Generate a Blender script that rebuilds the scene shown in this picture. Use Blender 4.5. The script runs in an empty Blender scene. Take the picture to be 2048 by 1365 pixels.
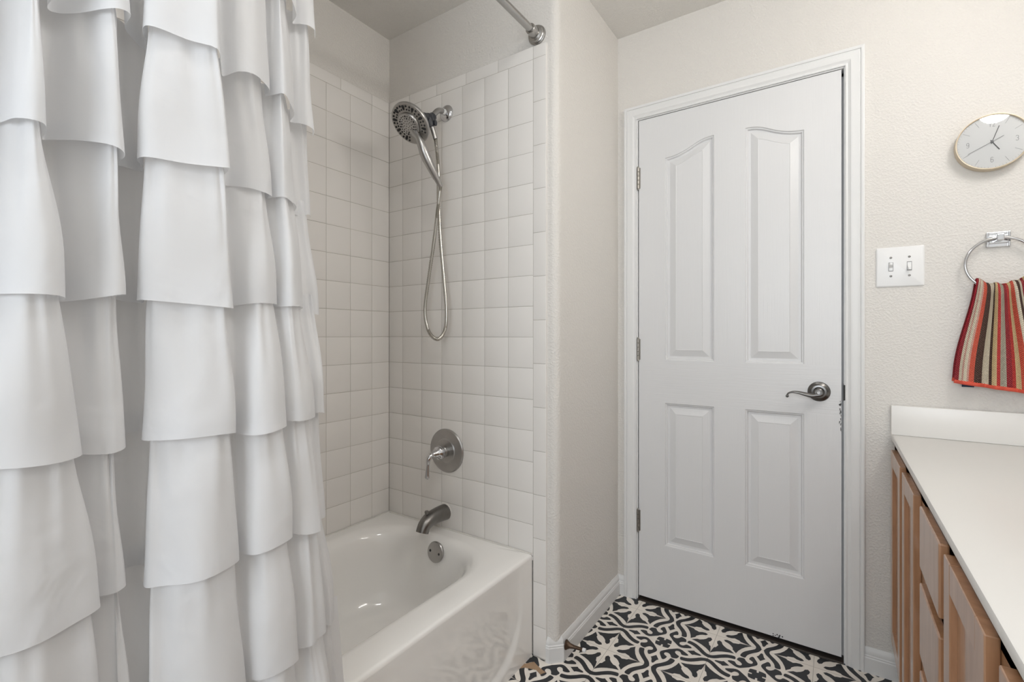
import bpy, bmesh, math, random
from mathutils import Vector, Matrix
random.seed(7)
sc = bpy.context.scene
COL = sc.collection
PI = math.pi

# ------------------------------------------------------------------ camera, world, light, exposure
cam = bpy.data.cameras.new('camera')
cam.lens = 958.27 * 36 / 2048
cam.sensor_width = 36
cam.shift_y = -11.2 / 2048
cam.clip_start = 0.02
cam_o = bpy.data.objects.new('camera', cam)
COL.objects.link(cam_o)
cam_o.location = (0, 0, 1.13)
cam_o.rotation_euler = (PI / 2, 0, math.radians(33.949))
sc.camera = cam_o
sc.view_settings.view_transform = 'Standard'
sc.view_settings.look = 'None'
sc.view_settings.gamma = 1
sc.view_settings.use_curve_mapping = False
sc.view_settings.exposure = 0.2
world = bpy.data.worlds.new('world')
sc.world = world
world.use_nodes = True
world.node_tree.nodes['Background'].inputs[0].default_value = (0.75, 0.85, 1, 1)
world.node_tree.nodes['Background'].inputs[1].default_value = 0.05
sc.cycles.max_bounces = 10
sc.cycles.diffuse_bounces = 6
sc.cycles.sample_clamp_indirect = 4
sc.cycles.use_denoising = True

GLOBE_STRENGTH = 23          # frosted globes of the vanity light
FILL_WINDOW_W = 24                # fill light from an added window behind the camera
FILL_CEIL_W = 14                 # added ceiling lamp, fills tub, floor and curtain
wl = bpy.data.lights.new('window_fill', 'AREA')
wl.shape = 'RECTANGLE'; wl.size = 1.1; wl.size_y = 1.1
wl.energy = FILL_WINDOW_W; wl.color = (0.86, 0.93, 1.0)
wo = bpy.data.objects.new('window_fill', wl); COL.objects.link(wo)  # area light in the added window, brightens the whole room
wo.location = (-0.05, -1.46, 1.55); wo.rotation_euler = (PI / 2, 0, 0)

# ------------------------------------------------------------------ materials
def mat(name, col, rough=0.5, metal=0.0, spec=0.5, bump=None, coat=0.0, noise=None):
    """bump = (scale, strength, distance[, stretch]); noise = (scale, amount) varies the colour a little"""
    m = bpy.data.materials.new(name); m.use_nodes = True
    nt = m.node_tree; b = nt.nodes['Principled BSDF']
    b.inputs['Base Color'].default_value = (*col, 1)
    b.inputs['Roughness'].default_value = rough
    b.inputs['Metallic'].default_value = metal
    b.inputs['Specular IOR Level'].default_value = spec
    b.inputs['Coat Weight'].default_value = coat
    b.inputs['Coat Roughness'].default_value = 0.05
    tc = nt.nodes.new('ShaderNodeTexCoord')
    if noise:
        n = nt.nodes.new('ShaderNodeTexNoise'); n.inputs['Scale'].default_value = noise[0]; n.inputs['Detail'].default_value = 4
        nt.links.new(tc.outputs['Object'], n.inputs['Vector'])
        mx = nt.nodes.new('ShaderNodeMix'); mx.data_type = 'RGBA'
        mx.inputs[6].default_value = (*[c * (1 - noise[1]) for c in col], 1)
        mx.inputs[7].default_value = (*[min(1, c * (1 + noise[1])) for c in col], 1)
        nt.links.new(n.outputs['Fac'], mx.inputs[0]); nt.links.new(mx.outputs[2], b.inputs['Base Color'])
    if bump:
        n = nt.nodes.new('ShaderNodeTexNoise'); n.inputs['Scale'].default_value = bump[0]; n.inputs['Detail'].default_value = 2
        vec = tc.outputs['Object']
        if len(bump) > 3:
            mp = nt.nodes.new('ShaderNodeMapping'); mp.inputs['Scale'].default_value = bump[3]
            nt.links.new(vec, mp.inputs['Vector']); vec = mp.outputs['Vector']
        nt.links.new(vec, n.inputs['Vector'])
        bp = nt.nodes.new('ShaderNodeBump'); bp.inputs['Strength'].default_value = bump[1]; bp.inputs['Distance'].default_value = bump[2]
        nt.links.new(n.outputs['Fac'], bp.inputs['Height']); nt.links.new(bp.outputs['Normal'], b.inputs['Normal'])
    return m

def emit_mat(name, col, s):
    m = bpy.data.materials.new(name); m.use_nodes = True
    b = m.node_tree.nodes['Principled BSDF']
    b.inputs['Base Color'].default_value = (0.9, 0.9, 0.9, 1)
    b.inputs['Emission Color'].default_value = (*col, 1)
    b.inputs['Emission Strength'].default_value = s
    return m

def orange_peel(name, col):
    m = mat(name, col, 0.5, spec=0.35, bump=(150, 0.34, 0.0028))
    nt = m.node_tree
    n = [x for x in nt.nodes if x.type == 'TEX_NOISE'][0]
    n.inputs['Detail'].default_value = 1.5
    r = nt.nodes.new('ShaderNodeMapRange'); r.inputs[1].default_value = 0.42; r.inputs[2].default_value = 0.66
    bp = [x for x in nt.nodes if x.type == 'BUMP'][0]
    nt.links.new(n.outputs['Fac'], r.inputs[0]); nt.links.new(r.outputs[0], bp.inputs['Height'])
    return m

M = {}
M['wall'] = orange_peel('wall_paint', (0.695, 0.67, 0.635))
M['ceiling'] = orange_peel('ceiling_paint', (0.74, 0.72, 0.685))
M['trim'] = mat('white_trim_paint', (0.74, 0.74, 0.735), 0.38, spec=0.4, bump=(220, 0.06, 0.002))
M['tile'] = mat('white_glazed_tile', (0.79, 0.765, 0.735), 0.14, spec=0.5, bump=(9, 0.03, 0.003))
M['grout'] = mat('tile_grout', (0.50, 0.475, 0.43), 0.9, noise=(9, 0.22))
M['tub'] = mat('white_enamel', (0.88, 0.865, 0.84), 0.11, spec=0.5, coat=0.5)
M['chrome'] = mat('chrome', (0.60, 0.60, 0.61), 0.09, 1.0)
M['nickel'] = mat('brushed_nickel', (0.42, 0.41, 0.40), 0.30, 1.0, noise=(30, 0.12))
M['nickel_dark'] = mat('dark_brushed_nickel', (0.22, 0.21, 0.20), 0.30, 1.0, noise=(40, 0.15))
M['nickel_face'] = mat('satin_nickel_spray_face', (0.36, 0.345, 0.325), 0.38, 0.75)
M['steel'] = mat('steel_rod', (0.43, 0.42, 0.405), 0.26, 1.0)
M['black'] = mat('black_rubber', (0.012, 0.012, 0.013), 0.5)
M['black_plastic'] = mat('black_plastic', (0.022, 0.024, 0.03), 0.35)
M['white_plastic'] = mat('white_plastic', (0.80, 0.80, 0.80), 0.35)
M['bronze'] = mat('dark_pewter', (0.17, 0.165, 0.16), 0.28, 1.0, noise=(60, 0.25))
M['hinge'] = mat('hinge_nickel', (0.36, 0.34, 0.31), 0.34, 1.0)
M['hinge_dark'] = mat('dark_strike', (0.05, 0.048, 0.046), 0.4, 0.9)
M['gold'] = mat('champagne_clock_case', (0.66, 0.56, 0.42), 0.36, 0.35)
M['clock_face'] = mat('clock_dial', (0.74, 0.735, 0.72), 0.6)
M['ink'] = mat('dial_ink', (0.05, 0.05, 0.05), 0.5)
M['ink_soft'] = mat('dial_ink_grey', (0.16, 0.16, 0.16), 0.6)
M['counter'] = mat('cultured_marble', (0.79, 0.775, 0.75), 0.32, spec=0.5, noise=(3, 0.015))
M['threshold'] = mat('dark_wood_threshold', (0.035, 0.026, 0.02), 0.5)
M['slot'] = mat('screw_slot', (0.03, 0.03, 0.03), 0.6)
M['navy'] = mat('navy_tag', (0.015, 0.035, 0.075), 0.8)
M['coral'] = mat('coral_binding', (0.62, 0.085, 0.05), 0.85, bump=(300, 0.3, 0.002))
M['subfloor'] = mat('bare_brown_subfloor', (0.36, 0.24, 0.15), 0.9, noise=(40, 0.2))
M['globe'] = emit_mat('frosted_globe', (1.0, 0.97, 0.93), GLOBE_STRENGTH)
M['caulk'] = mat('white_caulk', (0.68, 0.66, 0.62), 0.6, noise=(60, 0.12))

M['shade'] = emit_mat('frosted_fill_shade', (1.0, 0.985, 0.965), FILL_CEIL_W)  # glow of the added ceiling fill lamp
def glass():
    m = bpy.data.materials.new('clock_glass'); m.use_nodes = True
    nt = m.node_tree; nt.nodes.clear()
    o = nt.nodes.new('ShaderNodeOutputMaterial'); mx = nt.nodes.new('ShaderNodeMixShader')
    t = nt.nodes.new('ShaderNodeBsdfTransparent'); g = nt.nodes.new('ShaderNodeBsdfGlossy'); g.inputs['Roughness'].default_value = 0.02
    f = nt.nodes.new('ShaderNodeFresnel'); f.inputs['IOR'].default_value = 1.5
    nt.links.new(f.outputs[0], mx.inputs[0]); nt.links.new(t.outputs[0], mx.inputs[1]); nt.links.new(g.outputs[0], mx.inputs[2])
    nt.links.new(mx.outputs[0], o.inputs['Surface'])
    return m
M['glass'] = glass()

def door_paint():
    m = mat('white_door_paint', (0.70, 0.70, 0.705), 0.36, spec=0.45)
    nt = m.node_tree; b = nt.nodes['Principled BSDF']; tc = [n for n in nt.nodes if n.type == 'TEX_COORD'][0]
    def grain(scale):
        mp = nt.nodes.new('ShaderNodeMapping'); mp.inputs['Scale'].default_value = scale
        n = nt.nodes.new('ShaderNodeTexNoise'); n.inputs['Scale'].default_value = 1; n.inputs['Detail'].default_value = 3
        nt.links.new(tc.outputs['Object'], mp.inputs[0]); nt.links.new(mp.outputs[0], n.inputs['Vector'])
        return n
    v = grain((260, 50, 9)); h = grain((9, 50, 260))
    sep = nt.nodes.new('ShaderNodeSeparateXYZ'); nt.links.new(tc.outputs['Object'], sep.inputs[0])
    c = nt.nodes.new('ShaderNodeMath'); c.operation = 'COMPARE'; c.inputs[1].default_value = 0.937; c.inputs[2].default_value = 0.088
    nt.links.new(sep.outputs['Z'], c.inputs[0])
    mx = nt.nodes.new('ShaderNodeMix')
    nt.links.new(c.outputs[0], mx.inputs[0]); nt.links.new(v.outputs['Fac'], mx.inputs[2]); nt.links.new(h.outputs['Fac'], mx.inputs[3])
    bp = nt.nodes.new('ShaderNodeBump'); bp.inputs['Strength'].default_value = 0.22; bp.inputs['Distance'].default_value = 0.0018
    nt.links.new(mx.outputs[0], bp.inputs['Height']); nt.links.new(bp.outputs[0], b.inputs['Normal'])
    return m
M['door'] = door_paint()

def wood(name, c1, c2, rough=0.32):
    m = mat(name, c1, rough, spec=0.6, coat=0.6)
    nt = m.node_tree; b = nt.nodes['Principled BSDF']; tc = [n for n in nt.nodes if n.type == 'TEX_COORD'][0]
    mp = nt.nodes.new('ShaderNodeMapping'); mp.inputs['Scale'].default_value = (40, 40, 4)
    n = nt.nodes.new('ShaderNodeTexNoise'); n.inputs['Scale'].default_value = 1.6; n.inputs['Detail'].default_value = 5
    rp = nt.nodes.new('ShaderNodeValToRGB')
    rp.color_ramp.elements[0].position = 0.36; rp.color_ramp.elements[0].color = (*c1, 1)
    rp.color_ramp.elements[1].position = 0.64; rp.color_ramp.elements[1].color = (*c2, 1)
    nt.links.new(tc.outputs['Object'], mp.inputs[0]); nt.links.new(mp.outputs[0], n.inputs['Vector'])
    nt.links.new(n.outputs['Fac'], rp.inputs[0]); nt.links.new(rp.outputs[0], b.inputs['Base Color'])
    return m
M['wood'] = wood('maple_cabinet', (0.36, 0.185, 0.095), (0.45, 0.245, 0.135))
M['wood_dark'] = wood('cabinet_carcass', (0.25, 0.125, 0.06), (0.32, 0.165, 0.08))

def cloth_white():
    m = bpy.data.materials.new('white_curtain_fabric'); m.use_nodes = True
    nt = m.node_tree; nt.nodes.clear()
    o = nt.nodes.new('ShaderNodeOutputMaterial'); mx = nt.nodes.new('ShaderNodeMixShader'); mx.inputs[0].default_value = 0.38
    d = nt.nodes.new('ShaderNodeBsdfPrincipled'); d.inputs['Base Color'].default_value = (0.86, 0.865, 0.88, 1)
    d.inputs['Roughness'].default_value = 0.75; d.inputs['Specular IOR Level'].default_value = 0.2; d.inputs['Sheen Weight'].default_value = 0.08
    t = nt.nodes.new('ShaderNodeBsdfTranslucent'); t.inputs['Color'].default_value = (0.86, 0.865, 0.87, 1)
    tc = nt.nodes.new('ShaderNodeTexCoord')
    n = nt.nodes.new('ShaderNodeTexNoise'); n.inputs['Scale'].default_value = 9; n.inputs['Detail'].default_value = 3
    n.inputs['Distortion'].default_value = 0.6
    bp = nt.nodes.new('ShaderNodeBump'); bp.inputs['Strength'].default_value = 0.5; bp.inputs['Distance'].default_value = 0.014
    nt.links.new(tc.outputs['Object'], n.inputs['Vector']); nt.links.new(n.outputs['Fac'], bp.inputs['Height'])
    nt.links.new(bp.outputs[0], d.inputs['Normal'])
    nt.links.new(d.outputs[0], mx.inputs[1]); nt.links.new(t.outputs[0], mx.inputs[2]); nt.links.new(mx.outputs[0], o.inputs['Surface'])
    return m
M['curtain'] = cloth_white()

def floor_base(name, col, joint):
    m = mat(name, col, 0.42, spec=0.4)
    nt = m.node_tree; b = nt.nodes['Principled BSDF']; tc = [n for n in nt.nodes if n.type == 'TEX_COORD'][0]
    n = nt.nodes.new('ShaderNodeTexNoise'); n.inputs['Scale'].default_value = 22; n.inputs['Detail'].default_value = 4
    nt.links.new(tc.outputs['Object'], n.inputs['Vector'])
    mx = nt.nodes.new('ShaderNodeMix'); mx.data_type = 'RGBA'
    mx.inputs[6].default_value = (*[c * 0.86 for c in col], 1); mx.inputs[7].default_value = (*[c * 1.1 for c in col], 1)
    nt.links.new(n.outputs['Fac'], mx.inputs[0])
    out = mx.outputs[2]
    if joint:
        sep = nt.nodes.new('ShaderNodeSeparateXYZ'); nt.links.new(tc.outputs['Object'], sep.inputs[0])
        res = []
        for ax, off in (('X', -0.6765), ('Y', 1.6195)):
            a = nt.nodes.new('ShaderNodeMath'); a.operation = 'SUBTRACT'; a.inputs[1].default_value = off + 0.15425 - 3.085 * 2
            nt.links.new(sep.outputs[ax], a.inputs[0])
            f = nt.nodes.new('ShaderNodeMath'); f.operation = 'MODULO'; f.inputs[1].default_value = 0.3085
            nt.links.new(a.outputs[0], f.inputs[0])
            c = nt.nodes.new('ShaderNodeMath'); c.operation = 'COMPARE'; c.inputs[1].default_value = 0.15425; c.inputs[2].default_value = 0.0009
            nt.links.new(f.outputs[0], c.inputs[0]); res.append(c)
        mxx = nt.nodes.new('ShaderNodeMath'); mxx.operation = 'MAXIMUM'
        nt.links.new(res[0].outputs[0], mxx.inputs[0]); nt.links.new(res[1].outputs[0], mxx.inputs[1])
        m2 = nt.nodes.new('ShaderNodeMix'); m2.data_type = 'RGBA'; m2.inputs[7].default_value = (0.50, 0.46, 0.41, 1)
        nt.links.new(mxx.outputs[0], m2.inputs[0]); nt.links.new(out, m2.inputs[6]); out = m2.outputs[2]
    nt.links.new(out, b.inputs['Base Color'])
    return m
M['floor'] = floor_base('cream_cement_tile', (0.86, 0.805, 0.735), True)
M['floor_dark'] = floor_base('charcoal_cement_tile', (0.026, 0.028, 0.032), False)

def towel_mat():
    m = mat('striped_woven_towel', (0.5, 0.1, 0.1), 0.9, spec=0.1)
    nt = m.node_tree; b = nt.nodes['Principled BSDF']
    uv = nt.nodes.new('ShaderNodeUVMap'); sep = nt.nodes.new('ShaderNodeSeparateXYZ'); nt.links.new(uv.outputs[0], sep.inputs[0])
    dark_red = (0.30, 0.018, 0.03); coral = (0.66, 0.10, 0.06); brown = (0.062, 0.03, 0.024); cream = (0.70, 0.62, 0.49)
    gold = (0.66, 0.50, 0.27); red = (0.50, 0.035, 0.035); grey = (0.42, 0.40, 0.32); pink = (0.60, 0.34, 0.28)
    stops = [(0, dark_red), (0.045, cream), (0.07, pink), (0.085, cream), (0.11, pink), (0.13, coral), (0.195, brown), (0.275, cream), (0.36, brown),
             (0.385, gold), (0.425, red), (0.455, grey), (0.535, dark_red), (0.59, red), (0.635, gold), (0.69, coral), (0.74, cream), (0.78, brown),
             (0.85, cream), (0.90, dark_red), (0.95, gold)]
    rp = nt.nodes.new('ShaderNodeValToRGB'); cr = rp.color_ramp; cr.interpolation = 'CONSTANT'
    cr.elements[0].position = 0; cr.elements[0].color = (*stops[0][1], 1)
    cr.elements[1].position = stops[1][0]; cr.elements[1].color = (*stops[1][1], 1)
    for p, c in stops[2:]:
        e = cr.elements.new(p); e.color = (*c, 1)
    nt.links.new(sep.outputs['X'], rp.inputs[0])
    # knit of alternating light and dark stitches
    def scaled(out, k):
        a = nt.nodes.new('ShaderNodeMath'); a.operation = 'MULTIPLY'; a.inputs[1].default_value = k; nt.links.new(out, a.inputs[0])
        s = nt.nodes.new('ShaderNodeMath'); s.operation = 'SINE'; nt.links.new(a.outputs[0], s.inputs[0]); return s
    sx = scaled(sep.outputs['X'], 2 * PI * 38); sy = scaled(sep.outputs['Y'], 2 * PI * 52)
    ml = nt.nodes.new('ShaderNodeMath'); ml.operation = 'MULTIPLY'; nt.links.new(sx.outputs[0], ml.inputs[0]); nt.links.new(sy.outputs[0], ml.inputs[1])
    gt = nt.nodes.new('ShaderNodeMath'); gt.operation = 'GREATER_THAN'; gt.inputs[1].default_value = 0.55; nt.links.new(ml.outputs[0], gt.inputs[0])
    fa = nt.nodes.new('ShaderNodeMath'); fa.operation = 'MULTIPLY'; fa.inputs[1].default_value = 0.42; nt.links.new(gt.outputs[0], fa.inputs[0])
    mx = nt.nodes.new('ShaderNodeMix'); mx.data_type = 'RGBA'; mx.inputs[7].default_value = (0.62, 0.50, 0.42, 1)
    nt.links.new(fa.outputs[0], mx.inputs[0]); nt.links.new(rp.outputs[0], mx.inputs[6]); nt.links.new(mx.outputs[2], b.inputs['Base Color'])
    bp = nt.nodes.new('ShaderNodeBump'); bp.inputs['Strength'].default_value = 0.8; bp.inputs['Distance'].default_value = 0.002
    nt.links.new(ml.outputs[0], bp.inputs['Height']); nt.links.new(bp.outputs[0], b.inputs['Normal'])
    return m
M['towel'] = towel_mat()

# ------------------------------------------------------------------ mesh helpers
def V(*a): return Vector(a)

class MB:
    def __init__(s): s.v = []; s.f = []; s.mi = []; s.cur = 0
    def add(s, vs, fs):
        o = len(s.v); s.v += [tuple(v) for v in vs]
        for f in fs: s.f.append([i + o for i in f]); s.mi.append(s.cur)
    def box(s, x0, x1, y0, y1, z0, z1, bev=0.0):
        if x0 > x1: x0, x1 = x1, x0
        if y0 > y1: y0, y1 = y1, y0
        if z0 > z1: z0, z1 = z1, z0
        bm = bmesh.new(); bmesh.ops.create_cube(bm, size=1)
        for v in bm.verts:
            v.co = V(x0 + (v.co.x + .5) * (x1 - x0), y0 + (v.co.y + .5) * (y1 - y0), z0 + (v.co.z + .5) * (z1 - z0))
        if bev: bmesh.ops.bevel(bm, geom=bm.edges[:], offset=bev, segments=2, profile=0.5, affect='EDGES')
        s.bm(bm)
    def bm(s, bm):
        bm.verts.index_update()
        s.add([v.co for v in bm.verts], [[v.index for v in f.verts] for f in bm.faces]); bm.free()
    def rings(s, rings, close=True, cap0=False, cap1=False):
        n = len(rings[0]); vs = [p for r in rings for p in r]; fs = []
        for i in range(len(rings) - 1):
            for j in range(n if close else n - 1):
                a = i * n + j; b = i * n + (j + 1) % n
                fs.append([a, b, b + n, a + n])
        if cap0: fs.append(list(range(n))[::-1])
        if cap1: fs.append([(len(rings) - 1) * n + j for j in range(n)])
        s.add(vs, fs)
    def lathe(s, o, axis, prof, n=32, cap=True):
        """prof = [(distance along axis, radius)]"""
        a = Vector(axis).normalized(); u = a.orthogonal().normalized(); w = a.cross(u); o = Vector(o)
        s.rings([[o + a * h + (u * math.cos(2 * PI * k / n) + w * math.sin(2 * PI * k / n)) * max(r, 1e-5) for k in range(n)] for h, r in prof],
                True, cap, cap)
    def cyl(s, p, q, r, n=24, r2=None):
        p = Vector(p); q = Vector(q); s.lathe(p, q - p, [(0, r), ((q - p).length, r if r2 is None else r2)], n)
    def tube(s, pts, rad, n=12, ref=None, flat=1.0):
        """pts: points, rad: number or per-point list; parallel-transport frame; flat squashes across the binormal"""
        pts = [Vector(p) for p in pts]; m = len(pts)
        R = [rad] * m if not isinstance(rad, (list, tuple)) else rad
        tg = [(pts[min(i + 1, m - 1)] - pts[max(i - 1, 0)]).normalized() for i in range(m)]
        u = Vector(ref) if ref else tg[0].orthogonal()
        rg = []
        for i in range(m):
            u = (u - tg[i] * u.dot(tg[i])).normalized(); w = tg[i].cross(u)
            rg.append([pts[i] + (u * math.cos(2 * PI * k / n) + w * flat * math.sin(2 * PI * k / n)) * R[i] for k in range(n)])
        s.rings(rg, True, True, True)
    def sphere(s, c, r, n=20, m=12, sc=(1, 1, 1)):
        c = Vector(c)
        rg = [[c + V(sc[0] * r * math.sin(PI * i / m) * math.cos(2 * PI * k / n), sc[1] * r * math.sin(PI * i / m) * math.sin(2 * PI * k / n), sc[2] * r * math.cos(PI * i / m))
               for k in range(n)] for i in range(1, m)]
        s.rings(rg, True, True, True)
    def poly(s, pts): s.add(pts, [list(range(len(pts)))])
    def build(s, name, m, parent=None, smooth=None, fix=True, keep=None):
        me = bpy.data.meshes.new(name)
        me.from_pydata(s.v, [], s.f)
        for x in (m if isinstance(m, list) else [m]): me.materials.append(x)
        me.polygons.foreach_set('material_index', s.mi)
        if fix:
            bm = bmesh.new(); bm.from_mesh(me); bmesh.ops.recalc_face_normals(bm, faces=bm.faces[:]); bm.to_mesh(me); bm.free()
        if smooth:
            me.shade_smooth(); me.set_sharp_from_angle(angle=math.radians(smooth))
        me.update()
        o = bpy.data.objects.new(name, me); COL.objects.link(o)
        if parent is not None:
            o.parent = parent
            o.matrix_parent_inverse = Matrix.Translation(-parent.location)
        return o

def tag(o, label=None, cat=None, group=None, kind=None):
    for k, v in (('label', label), ('category', cat), ('group', group), ('kind', kind)):
        if v: o[k] = v
    return o
def thing(name, loc, label, cat, group=None, kind=None):
    o = bpy.data.objects.new(name, None); COL.objects.link(o); o.location = loc
    o.empty_display_size = 0.05
    return tag(o, label, cat, group, kind)

def crom(P, k=6, closed=False):
    """Catmull-Rom through the points"""
    P = [Vector(p) for p in P]; n = len(P); out = []
    for i in range(n if closed else n - 1):
        if closed: a, b, c, d = P[(i - 1) % n], P[i], P[(i + 1) % n], P[(i + 2) % n]
        else: a, b, c, d = P[max(i - 1, 0)], P[i], P[i + 1], P[min(i + 2, n - 1)]
        for j in range(k):
            t = j / k
            out.append(0.5 * ((2 * b) + (c - a) * t + (2 * a - 5 * b + 4 * c - d) * t * t + (3 * b - a - 3 * c + d) * t ** 3))
    if not closed: out.append(P[-1])
    return out
def lerp(a, b, t): return a + (b - a) * t
def sstep(a, b, x):
    t = max(0, min(1, (x - a) / (b - a))); return t * t * (3 - 2 * t)

# ------------------------------------------------------------------ room shell
CEIL = 2.432
XL, YP = -1.6205, 1.4425          # tile faces of the tub alcove
YD = 2.007                        # door wall
XS = -0.79                        # short side wall between tub and door
XR = 0.72                         # wall behind the vanity
YB = -1.5                         # wall behind the camera
YN = -0.0815                      # near end of the tub

f = MB()
f.box(-1.80, XR + .1, YB - .1, 1.997, -0.05, 0)
# dark motif of the cement tiles, one eighth of the repeat mirrored around
P = 0.3085
MOT = [
 [(.091,.048),(.108,.076),(.147,.091),(.174,.113),(.187,.130),(.204,.152),(.207,.182),(.228,.207),(.252,.236),(.258,.205),(.267,.172),(.292,.112),(.324,.060),(.356,.024),(.386,.002),
  (.352,.004),(.315,.008),(.284,.014),(.262,.018),(.247,.037),(.215,.046),(.194,.054),(.162,.035),(.121,.028)],
 [(.296,.252),(.30,.210),(.319,.157),(.363,.100),(.404,.057),(.426,.028),(.431,0),(.489,0),(.477,.042),(.457,.078),(.415,.122),(.372,.181),(.358,.222),(.353,.262),(.323,.263)],
 [(.292,.292),(.324,.278),(.349,.277),(.363,.310),(.390,.338),(.419,.336),(.435,.319),(.434,.291),(.411,.274),(.389,.264),(.399,.214),(.425,.187),(.457,.240),(.481,.283),(.482,.321),(.456,.355),(.430,.385),(.410,.410)],
 [(.5,.225),(.455,.160),(.470,.143),(.480,.112),(.486,.083),(.5,.069)],
 [(.5,.5),(.5,.452),(.490,.448),(.489,.414),(.455,.416),(.424,.424)]]
FIXED = [(8, 14), (6, 7), (0, 17), (0, 1, 2, 5), (0, 1, 2, 3, 4, 5)]
def chaikin(p, fixed):
    out = []; n = len(p)
    for i in range(n):
        a, b, c = p[i - 1], p[i], p[(i + 1) % n]
        if i in fixed: out.append(b)
        else:
            out.append((b[0] * .75 + a[0] * .25, b[1] * .75 + a[1] * .25)); out.append((b[0] * .75 + c[0] * .25, b[1] * .75 + c[1] * .25))
    return out
MOT = [p if k == 0 else chaikin(p, fx) for k, (p, fx) in enumerate(zip(MOT, FIXED))]
f.cur = 1
ix0, ix1, iy0, iy1 = -1, 5, -10, 2
for i in range(ix0, ix1):
    for j in range(iy0, iy1):
        cx, cy = -.6765 + i * P, 1.6195 + j * P
        for sw in (0, 1):
            for sx in (1, -1):
                for sy in (1, -1):
                    for pl in MOT:
                        q = [(cx + sx * P * (p[1] if sw else p[0]), cy + sy * P * (p[0] if sw else p[1])) for p in pl]
                        if min(a for a, b in q) < -.9 or max(a for a, b in q) > XR or max(b for a, b in q) > 1.996 or min(b for a, b in q) < YB: 
                            # cut shapes that run past the floor's edge
                            q = [(max(-.9, min(XR, a)), max(YB, min(1.996, b))) for a, b in q]
                            if max(a for a, b in q) - min(a for a, b in q) < .004 or max(b for a, b in q) - min(b for a, b in q) < .004: continue
                        s_ = sum(q[k][0] * q[(k + 1) % len(q)][1] - q[(k + 1) % len(q)][0] * q[k][1] for k in range(len(q)))
                        if s_ < 0: q = q[::-1]
                        f.poly([(a, b, 0.0004) for a, b in q])
# broken tile corner by the tub that shows the bare subfloor
f.cur = 2
f.poly([(a, b, 0.0009) for a, b in [(-.905,1.372),(-.882,1.392),(-.862,1.417),(-.838,1.405),(-.818,1.398),(-.802,1.394),(-.812,1.375),(-.835,1.386),(-.852,1.380),(-.872,1.375),(-.885,1.360)]])
floor = tag(f.build('floor', [M['floor'], M['floor_dark'], M['subfloor']], fix=False), 'black and cream patterned cement tile floor', 'floor', kind='structure')

b = MB(); b.box(-1.85, XR + .15, YB - .15, 2.30, CEIL, CEIL + .08)
tag(b.build('ceiling', M['ceiling']), 'textured greige ceiling', 'ceiling', kind='structure')

# wall that carries shower fittings, turning a rounded corner towards the door
w = MB(); R_ = .028; yw = YP + .008
fp = [(-1.80, yw), (XS - R_, yw)] + [(XS - R_ + R_ * math.sin(a), yw + R_ - R_ * math.cos(a)) for a in [PI / 2 * k / 8 for k in range(1, 9)]] + [(XS, 2.2), (-1.80, 2.2)]
w.rings([[(x, y, z) for x, y in fp] for z in (0, CEIL)], True, True, True)
wall_end = tag(w.build('wall_end', M['wall'], smooth=40), 'textured greige wall with rounded corner beside the shower', 'wall', kind='structure')

w = MB(); w.box(-1.76, XL - .008, YN - .12, yw + .02, 0, CEIL)
wall_left = tag(w.build('wall_left', M['wall']), 'textured greige wall along the back of the bathtub', 'wall', kind='structure')

# door wall with opening
DL, DR, DT = -.6995, .0265, 2.0515
w = MB()
w.box(XS - .02, DL - .018, YD, YD + .12, 0, CEIL); w.box(DR + .018, XR + .12, YD, YD + .12, 0, CEIL); w.box(DL - .018, DR + .018, YD, YD + .12, DT + .018, CEIL)
tag(w.build('wall_front', M['wall']), 'textured greige wall around the white door', 'wall', kind='structure')
w = MB(); w.box(XR, XR + .12, YB - .1, YD + .1, 0, CEIL)
tag(w.build('wall_right', M['wall']), 'greige wall behind the vanity', 'wall', kind='structure')
w = MB(); w.box(-1.76, XS, YN - .13, YN - .008, 0, CEIL); w.box(XS - .12, XS, YB - .1, YN - .13, 0, CEIL)
tag(w.build('wall_side', M['wall']), 'greige wall at the near end of the bathtub', 'wall', kind='structure')
w = MB()
w.box(XS - .1, -.62, YB - .12, YB, 0, CEIL); w.box(.52, XR + .1, YB - .12, YB, 0, CEIL); w.box(-.62, .52, YB - .12, YB, 0, .98); w.box(-.62, .52, YB - .12, YB, 2.12, CEIL)
tag(w.build('wall_back', M['wall']), 'greige wall with an added window behind the camera', 'wall', kind='structure')
fill_win = thing('fill_window_1', (-.05, YB - .06, .98), 'added frosted window for fill light behind the camera', 'window', kind='structure')  # unseen window, added as a source of fill light
b = MB()
for a in ((-.62, -.57, .98, 2.12), (.47, .52, .98, 2.12), (-.57, .47, .98, 1.03), (-.57, .47, 2.07, 2.12), (-.57, .47, 1.53, 1.57)): b.box(a[0], a[1], YB - .09, YB - .03, a[2], a[3], .004)
b.build('fill_window_frame', M['trim'], fill_win)
b = MB(); b.box(-.575, .475, YB - .063, YB - .057, 1.02, 2.08)
b.build('fill_window_pane', M['white_plastic'], fill_win)

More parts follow.
